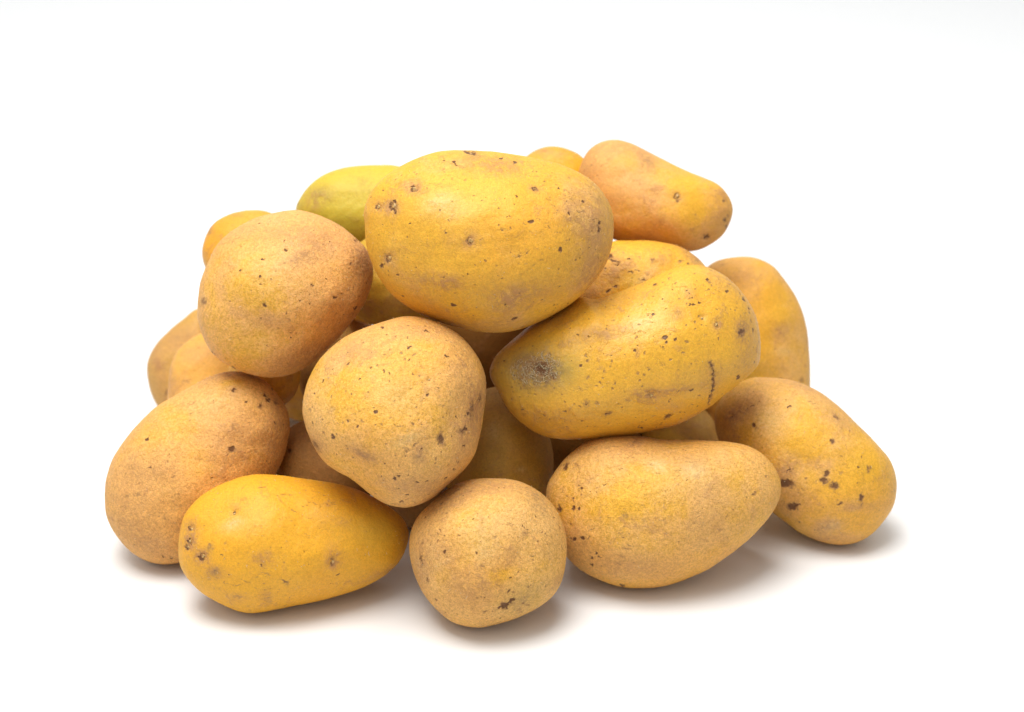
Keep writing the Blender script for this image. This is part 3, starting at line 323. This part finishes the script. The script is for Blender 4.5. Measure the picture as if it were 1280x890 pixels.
#            yellow tan bias grain rough pores spec dust
SK={'A':(YEL,TAN,-.4,.7,.54,.8,.34,.35),'B':(YEL,PNK,.45,1.1,.50,.7,.3,.7),'C':(YEL,TAN,.2,1.2,.46,1.0,.4,.5),'D':(YEL,TAN,-.7,.65,.44,1.0,.42,.2),'E':(YEL,PNK,.4,1.2,.50,.6,.3,.6),'F':(ORG,PNK,-.95,.6,.52,.5,.34,.1),'G':(YEL,TAN,.35,1.3,.52,.9,.3,.8),'H':(YEL,TAN,.15,1.2,.50,.6,.35,.6),'I':(YEL,TAN,.05,.9,.46,.6,.35,.5),
'J':(YEL,TAN,.35,.6,.5,.3,.3,.2),'K':(YEL,PNK,.65,.6,.5,.3,.3,.3),'L':(ORG,TAN,-.3,.5,.5,.3,.3,.1),'M':((.55,.41,.03),GRN,-.6,.5,.5,.3,.3,.1),'N':((.66,.30,.025),TAN,.0,.5,.5,.2,.3,.1),'O':((.50,.28,.06),(.54,.30,.08),.1,.6,.5,.3,.3,.3),'P':((.72,.37,.06),PNK,.2,.5,.5,.2,.3,.3),'Q':(YEL,TAN,-.3,.8,.45,.6,.35,.4),'R':(OLI,BRN_SHADE,0,.7,.5,.5,.3,.2),'S':(YEL,TAN,-.2,.6,.5,.4,.3,.2),'T':(BRN_SHADE,BRN_SHADE,.3,.9,.6,.5,.15,.1),'U':((.46,.25,.025),BRN_SHADE,-.1,.9,.5,.6,.3,.1),'V':((.50,.28,.035),BRN_SHADE,.1,.7,.55,.3,.2,.1),'W':(GAP_SHADE,GAP_SHADE,0,.6,.75,.4,.08,0),'X':(GAP_SHADE,GAP_SHADE,0,.6,.75,.4,.08,0),'Y':(GAP_SHADE,BRN_SHADE,0,.6,.7,.4,.1,0),}
for k in FILL: SK[k]=((YEL,TAN) if k!='Zi' else (BRN_SHADE,BRN_SHADE))+(.1,.7,.5,.5,.3,.3)
LABEL={
'A':'large plump oval yellow potato crowning the front of the heap with several dark eyes',
'B':'round tan potato high on the left side, narrowing to a brown right end',
'C':'lumpy heart shaped freckled potato in the middle of the heap front',
'D':'long bent glossy yellow potato with a fuzzy grey scar and a dark crack',
'E':'big beige brown oblong potato at the far left, left of the bright orange yellow one',
'F':'smooth bright orange yellow oblong potato at bottom left with eyes on its left end',
'G':'small round tan potato standing frontmost at bottom centre',
'H':'pear shaped tan yellow potato at lower right with dark pinholes on its thick left end',
'I':'rightmost potato, oval and yellow tan with chestnut brown blotches on its lower half',
'J':'blurred upright olive tan potato at the back right, behind the bent glossy one',
'K':'smooth orange tan tapered potato lying at the top right, pointing down to the right',
'L':'orange potato at the very back, only its top showing left of the top right one',
'M':'greenish yellow potato behind the left shoulder of the large topmost one',
'N':'small bright orange yellow potato peeking out above the round tan one on the left',
'O':'outermost blurred tan potato at the back left edge of the heap',
'P':'blurred pale orange potato at the back left, just in front of the outermost one',
'Q':'yellow potato with curly dark skin marks behind the long bent glossy one',
'R':'shaded orange potato in the gap below the left side of the large topmost one',
'S':'small pale yellow potato showing just below the round tan one on the left',
'T':'dull brown potato, darkened as shade, in the gap above the bright orange yellow one at bottom left',
'U':'olive brown shaded potato in the gap right of the heart shaped freckled one',
'V':'beige potato end peeking out under the crack of the bent glossy one',
'W':'potato coloured dark as shade deep in the hollow behind the pear shaped one',
'X':'added potato, coloured dark as shade, deep in the hollow below the large topmost one',
'Y':'potato coloured dark as shade in the narrow hollow left of the heart shaped freckled one',
'Za':'yellow potato on the table at the back left, right of the pale orange one',
'Zb':'yellow potato behind the round tan one, under the small bright orange yellow one',
'Zc':'yellow potato at the back, under the greenish yellow one',
'Zd':'yellow potato on the table at the back middle of the heap',
'Ze':'yellow potato on the table at the back, left of the upright olive tan one',
'Zf':'yellow potato at the back, under the tapered orange tan one at top right',
'Zg':'yellow potato directly behind the large topmost one',
'Zh':'yellow potato at the back, under the orange one whose top only shows',
'Zi':'added potato, coloured dark as shade, low in the gap behind the small round frontmost one'}
def cube_sphere(n):
    g=np.tan((np.linspace(-1,1,n+1))*math.pi/4); U,Vv=np.meshgrid(g,g,indexing='ij'); one=np.ones_like(U); P_=[];Fc=[];off=0
    for ax,s in ((0,1),(0,-1),(1,1),(1,-1),(2,1),(2,-1)):
        p=[None]*3; p[ax]=one*s; p[(ax+1)%3]=U*s; p[(ax+2)%3]=Vv
        P_.append(np.stack(p,-1).reshape(-1,3)); i,j=np.meshgrid(np.arange(n),np.arange(n),indexing='ij'); a=(i*(n+1)+j).ravel()+off
        Fc.append(np.stack([a,a+n+1,a+n+2,a+1],1)); off+=(n+1)**2
    p=np.concatenate(P_); f=np.concatenate(Fc); p/=np.linalg.norm(p,axis=1)[:,None]
    _,idx,inv=np.unique(np.round(p*1e5).astype(np.int64),axis=0,return_index=True,return_inverse=True); inv=inv.ravel()
    return p[idx],inv[f]
def vnormals(p,f):
    n=np.cross(p[f[:,2]]-p[f[:,0]],p[f[:,3]]-p[f[:,1]]); out=np.zeros_like(p)
    for k in range(4):
        for c in range(3): out[:,c]+=np.bincount(f[:,k],n[:,c],len(p))
    return out/np.maximum(np.linalg.norm(out,axis=1),1e-12)[:,None]
def waves(p,wl,rng,k=14):
    out=np.zeros(len(p))
    for _ in range(k):
        d=rng.normal(size=3); d/=np.linalg.norm(d); out+=np.cos(p@d*(2*math.pi/(wl*rng.uniform(.7,1.4)))+rng.uniform(0,6.28))
    return out/math.sqrt(k/2)
def mesh_obj(name,v,f,mat,parent=None,smooth=True,loc=None):
    me=bpy.data.meshes.new(name); v=np.asarray(v,np.float32); f=np.asarray(f,np.int32); k=f.shape[1]
    me.vertices.add(len(v)); me.vertices.foreach_set('co',v.ravel()); me.loops.add(f.size); me.loops.foreach_set('vertex_index',f.ravel())
    me.polygons.add(len(f)); me.polygons.foreach_set('loop_start',np.arange(0,f.size,k,dtype=np.int32)); me.polygons.foreach_set('use_smooth',np.full(len(f),smooth)); me.update(calc_edges=True)
    me.materials.append(mat); o=bpy.data.objects.new(name,me); scene.collection.objects.link(o)
    if parent is not None: o.parent=parent
    if loc is not None: o.location=loc
    return o
SPH={}
def build(key,order):
    rng=np.random.default_rng(order+11)
    if key in FILL:
        cc,axs,rz=FILL[key]; n=50
        if n not in SPH: SPH[n]=cube_sphere(n)
        d,f=SPH[n]; r=math.radians(rz); q=d*np.array(axs); q[:,2]*=1+.12*d[:,0]; o=None; t=.8
        ctr=np.array(cc); v=np.stack([q[:,0]*math.cos(r)-q[:,1]*math.sin(r),q[:,0]*math.sin(r)+q[:,1]*math.cos(r),q[:,2]],1); w=v+ctr
        d=d@np.array([[1,0,0],[0,0,-1],[0,1,0]]).T
    else:
        kD,tilt,t,n=SPEC[key]; o=make(key,kD,tilt); t=t or t_ground(o)
        if n not in SPH: SPH[n]=cube_sphere(n)
        d,f=SPH[n]; w=world(o,surf(o,d),t); ctr=w.mean(0); v=w-ctr
    px=t/FPX; nr=vnormals(v,f)
    if ((nr*v).sum(1)).mean()<0: f=f[:,::-1]; nr=-nr
    rho2=d[:,0]**2+d[:,1]**2; inner=1-rho2
    v=v+nr*((waves(v,.034,rng)*(.25+.75*inner)*.0008)+(waves(v,.012,rng)*(.3+.7*inner)*.00018)+(waves(v,.0045,rng)*(.4+.6*inner)*.00004))[:,None]
    # image-like frame through the potato's own centre: used only to say where each mark sits
    rel=w-cam; dep=rel@FW; U=CX+FPX*(rel@RX)/dep; Vv=CY-FPX*(rel@UP)/dep; front=(d[:,2]>-.02); U=U+.75*waves(v,5*px,rng,20); Vv=Vv+.75*waves(v,5*px,rng,20)
    marks=np.zeros((len(v),4),np.float32); tones=np.zeros((len(v),4),np.float32); marks[:,3]=1; tones[:,3]=1; disp=np.zeros(len(v)); buds=[]
    items=[(F_,True) for F_ in FEAT.get(key,[])]
    # the same kinds of marks carried on round the sides and back
    for _ in range(26):
        q=rng.normal(size=3); q/=np.linalg.norm(q)
        if q[2]>-.05: q[2]=-abs(q[2])-.1; q/=np.linalg.norm(q)
        kind=rng.choice(['s','s','s','k','r','r','y','s']); r=rng.uniform(1,3) if kind in 'sk' else rng.uniform(8,30)
        items.append(((kind,q,None,r,r*rng.uniform(.5,1),rng.uniform(0,180),rng.uniform(.6,1)),False))
    for (kind,u0,v0,rx,ry,ang,st),isf in items:
        a=math.radians(ang)
        if kind=='s': rx,ry=rx*.62,ry*.62
        if kind=='k': rx,ry,st=rx*.88,ry*.88,st*(.9 if st<.7 else .8)
        if isf:
            du=U-u0; dv=-(Vv-v0); msk=front
        else:
            j=(d@u0).argmax(); nn=nr[j]; tx=np.cross(nn,[.3,.4,.86]); tx/=np.linalg.norm(tx); ty=np.cross(nn,tx); dl=v-v[j]; du=dl@tx/px; dv=dl@ty/px; msk=(np.abs(dl@nn)/px<max(rx,ry)*2+4)&((nr@nn)>0)
        x=(du*math.cos(a)+dv*math.sin(a))/rx; y=(-du*math.sin(a)+dv*math.cos(a))/ry; q2=x*x+y*y; m=msk&(q2<12); qq=q2[m]; q=np.sqrt(qq); r=min(rx,ry)
        def put(arr,c,val): arr[m,c]=np.maximum(arr[m,c],val)
        def add(arr,c,val): arr[m,c]=np.minimum(arr[m,c]+val,1.3)
        if kind=='s': put(marks,0,np.clip(1.2-.5*q,0,1)*st); disp[m]-=np.exp(-qq*.8)*r*.38*px; disp[m]+=np.exp(-(q-1.7)**2*3)*r*.06*px
        elif kind=='k': put(marks,0,np.clip(1.2-.5*q,0,1)*st); disp[m]-=np.exp(-qq**2)*.25*px
        elif kind=='e':
            put(marks,0,np.clip(1-np.abs(q-.95)*1.5,0,1)*min(st,.95)*np.clip(.65+.6*(-x[m]*.5-y[m]*.2),.1,1)); add(marks,1,np.exp(-qq*.22)*.8*st)
            disp[m]-=np.exp(-qq*.30)*r*.65*px; disp[m]+=np.exp(-(q-1.5)**2*3)*r*.12*px; buds.append((u0,v0,rx,ry,a,st))
        elif kind=='r': add(marks,1,np.exp(-qq*.9)*st*.9)
        elif kind=='x': add(marks,2,np.exp(-qq*1.0)*st); disp[m]+=np.exp(-qq)*.2*px
        elif kind=='y': add(tones,0,np.exp(-qq*.8)*st)
        elif kind=='p': add(tones,1,np.exp(-qq*1.0)*st)
        elif kind=='n': add(tones,2,np.exp(-qq*.9)*st)
        elif kind=='d': disp[m]-=np.exp(-qq*.9)*st*px
        elif kind=='b': disp[m]+=np.exp(-qq*.9)*st*px
    for pts,wd,st in CRACK.get(key,[]):
        best=np.full(len(v),1e9)
        for (a0,b0),(a1,b1) in zip(pts[:-1],pts[1:]):
            ex,ey=a1-a0,b1-b0; tt=np.clip(((U-a0)*ex+(Vv-b0)*ey)/(ex*ex+ey*ey),0,1); best=np.minimum(best,np.hypot(U-a0-tt*ex,Vv-b0-tt*ey))
        best=np.where(front,best,1e9); q=best/(wd*np.clip(.85+.25*waves(v,.004,rng,8),.55,1.4)); m=q<5; q=q[m]
        marks[m,0]=np.maximum(marks[m,0],np.clip(1.2-.5*q,0,1)*st); marks[m,1]=np.maximum(marks[m,1],np.exp(-q*q*.2)*st); disp[m]-=np.exp(-q*q*.7)*wd*.8*st*px; disp[m]+=np.exp(-(q-2.4)**2)*wd*.32*st*px
    v=v+nr*disp[:,None]
    low=(v[:,2]+ctr[2]).min()
    if low<.004: ctr=ctr-np.array([0,0,low+.0003])
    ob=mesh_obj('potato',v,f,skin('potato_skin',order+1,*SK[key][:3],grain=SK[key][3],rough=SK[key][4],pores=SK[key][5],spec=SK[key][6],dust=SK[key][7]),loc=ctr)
    ob['label']=LABEL[key]; ob['category']='potato'; ob['group']='potatoes heaped on the white surface'
    for nm,arr in (('marks',marks),('tones',tones)):
        at=ob.data.attributes.new(nm,'FLOAT_COLOR','POINT'); at.data.foreach_set('color',arr.ravel())
    nr2=vnormals(v,f)
    # buds sitting in the eyes
    for (u0,v0,rx,ry,a,st) in buds:
        j=np.where(front,(U-u0)**2+(Vv-v0)**2,1e9).argmin(); nn=nr2[j]; tx=o.e1-nn*(o.e1@nn); tx/=np.linalg.norm(tx); ty=np.cross(nn,tx); sd,sf=BUDS
        rr=sd*np.array([rx*.52,ry*.52,min(rx,ry)*.42])*px; lump=1+.22*waves(sd,1.1,rng,6)[:,None]; rr=rr*lump
        cc=v[j]+nn*(min(rx,ry)*.10*px); bv=cc+rr[:,0:1]*tx+rr[:,1:2]*ty+rr[:,2:3]*nn; mesh_obj('eye',bv,sf,BUD,ob)
    if n>=95:   # dry rootlets and skin fuzz
        N=260 if n>=115 else 120; jj=rng.integers(0,len(v),N); L=rng.uniform(.3,.9,N)*.001*np.where(rng.random(N)<.06,2.2,1); fv=[];ff=[]
        for j,l in zip(jj,L):
            nn=nr2[j]; tv=rng.normal(size=3); tv-=nn*(tv@nn); tv/=np.linalg.norm(tv); dr=nn*rng.uniform(.2,1.2)+tv; dr/=np.linalg.norm(dr); s=np.cross(dr,nn); s/=np.linalg.norm(s)+1e-9; wdt=.00007; b0=len(fv); p0=v[j]-nn*.0001
            for p_,w_ in ((p0,wdt),(p0+dr*l*.5+nn*l*.12,wdt*.9)): fv+= [p_+s*w_,p_-s*w_,p_+nn*w_*1.5]
            fv.append(p0+dr*l); ff+=[(b0,b0+1,b0+4),(b0,b0+4,b0+3),(b0+1,b0+2,b0+5),(b0+1,b0+5,b0+4),(b0+2,b0,b0+3),(b0+2,b0+3,b0+5),(b0+3,b0+4,b0+6),(b0+4,b0+5,b0+6),(b0+5,b0+3,b0+6)]
        h=mesh_obj('skin_fuzz',np.array(fv),np.array(ff),HAIR,ob); h['kind']='stuff'
    if key=='D':   # matted dry fibres on the scar
        fv=[];ff=[]
        for _ in range(230):
            an=rng.uniform(0,6.28); rad=rng.uniform(0,1)**.6; u0=670+33*rad*math.cos(an); v0=462+20*rad*math.sin(an)-3*math.cos(an)
            j=np.where(front,(U-u0)**2+(Vv-v0)**2,1e9).argmin(); nn=nr2[j]; p0=v[j]; tv=rng.normal(size=3)+o.e2*1.0; tv-=nn*(tv@nn); tv/=np.linalg.norm(tv); s=np.cross(tv,nn); l=rng.uniform(.5,1.9)*.001; wdt=.00006; b0=len(fv); cv=rng.uniform(-.4,.4)
            prev=None
            for k in range(4):
                q_=k/3; c_=p0+tv*l*(q_-.3)+s*cv*l*q_*q_+nn*(.00012+.00025*math.sin(q_*3.0)); fv+=[c_+s*wdt,c_-s*wdt,c_+nn*wdt*1.6]
                if k:
                    b=b0+3*k
                    for e in range(3): ff.append((b-3+e,b-3+(e+1)%3,b+(e+1)%3,b+e))
        h=mesh_obj('scar_fibres',np.array(fv),np.array(ff),HAIR,ob); h['kind']='stuff'
    return ob
BUDS=cube_sphere(5)
for i,k in enumerate(list(SPEC)+list(FILL)): build(k,i)
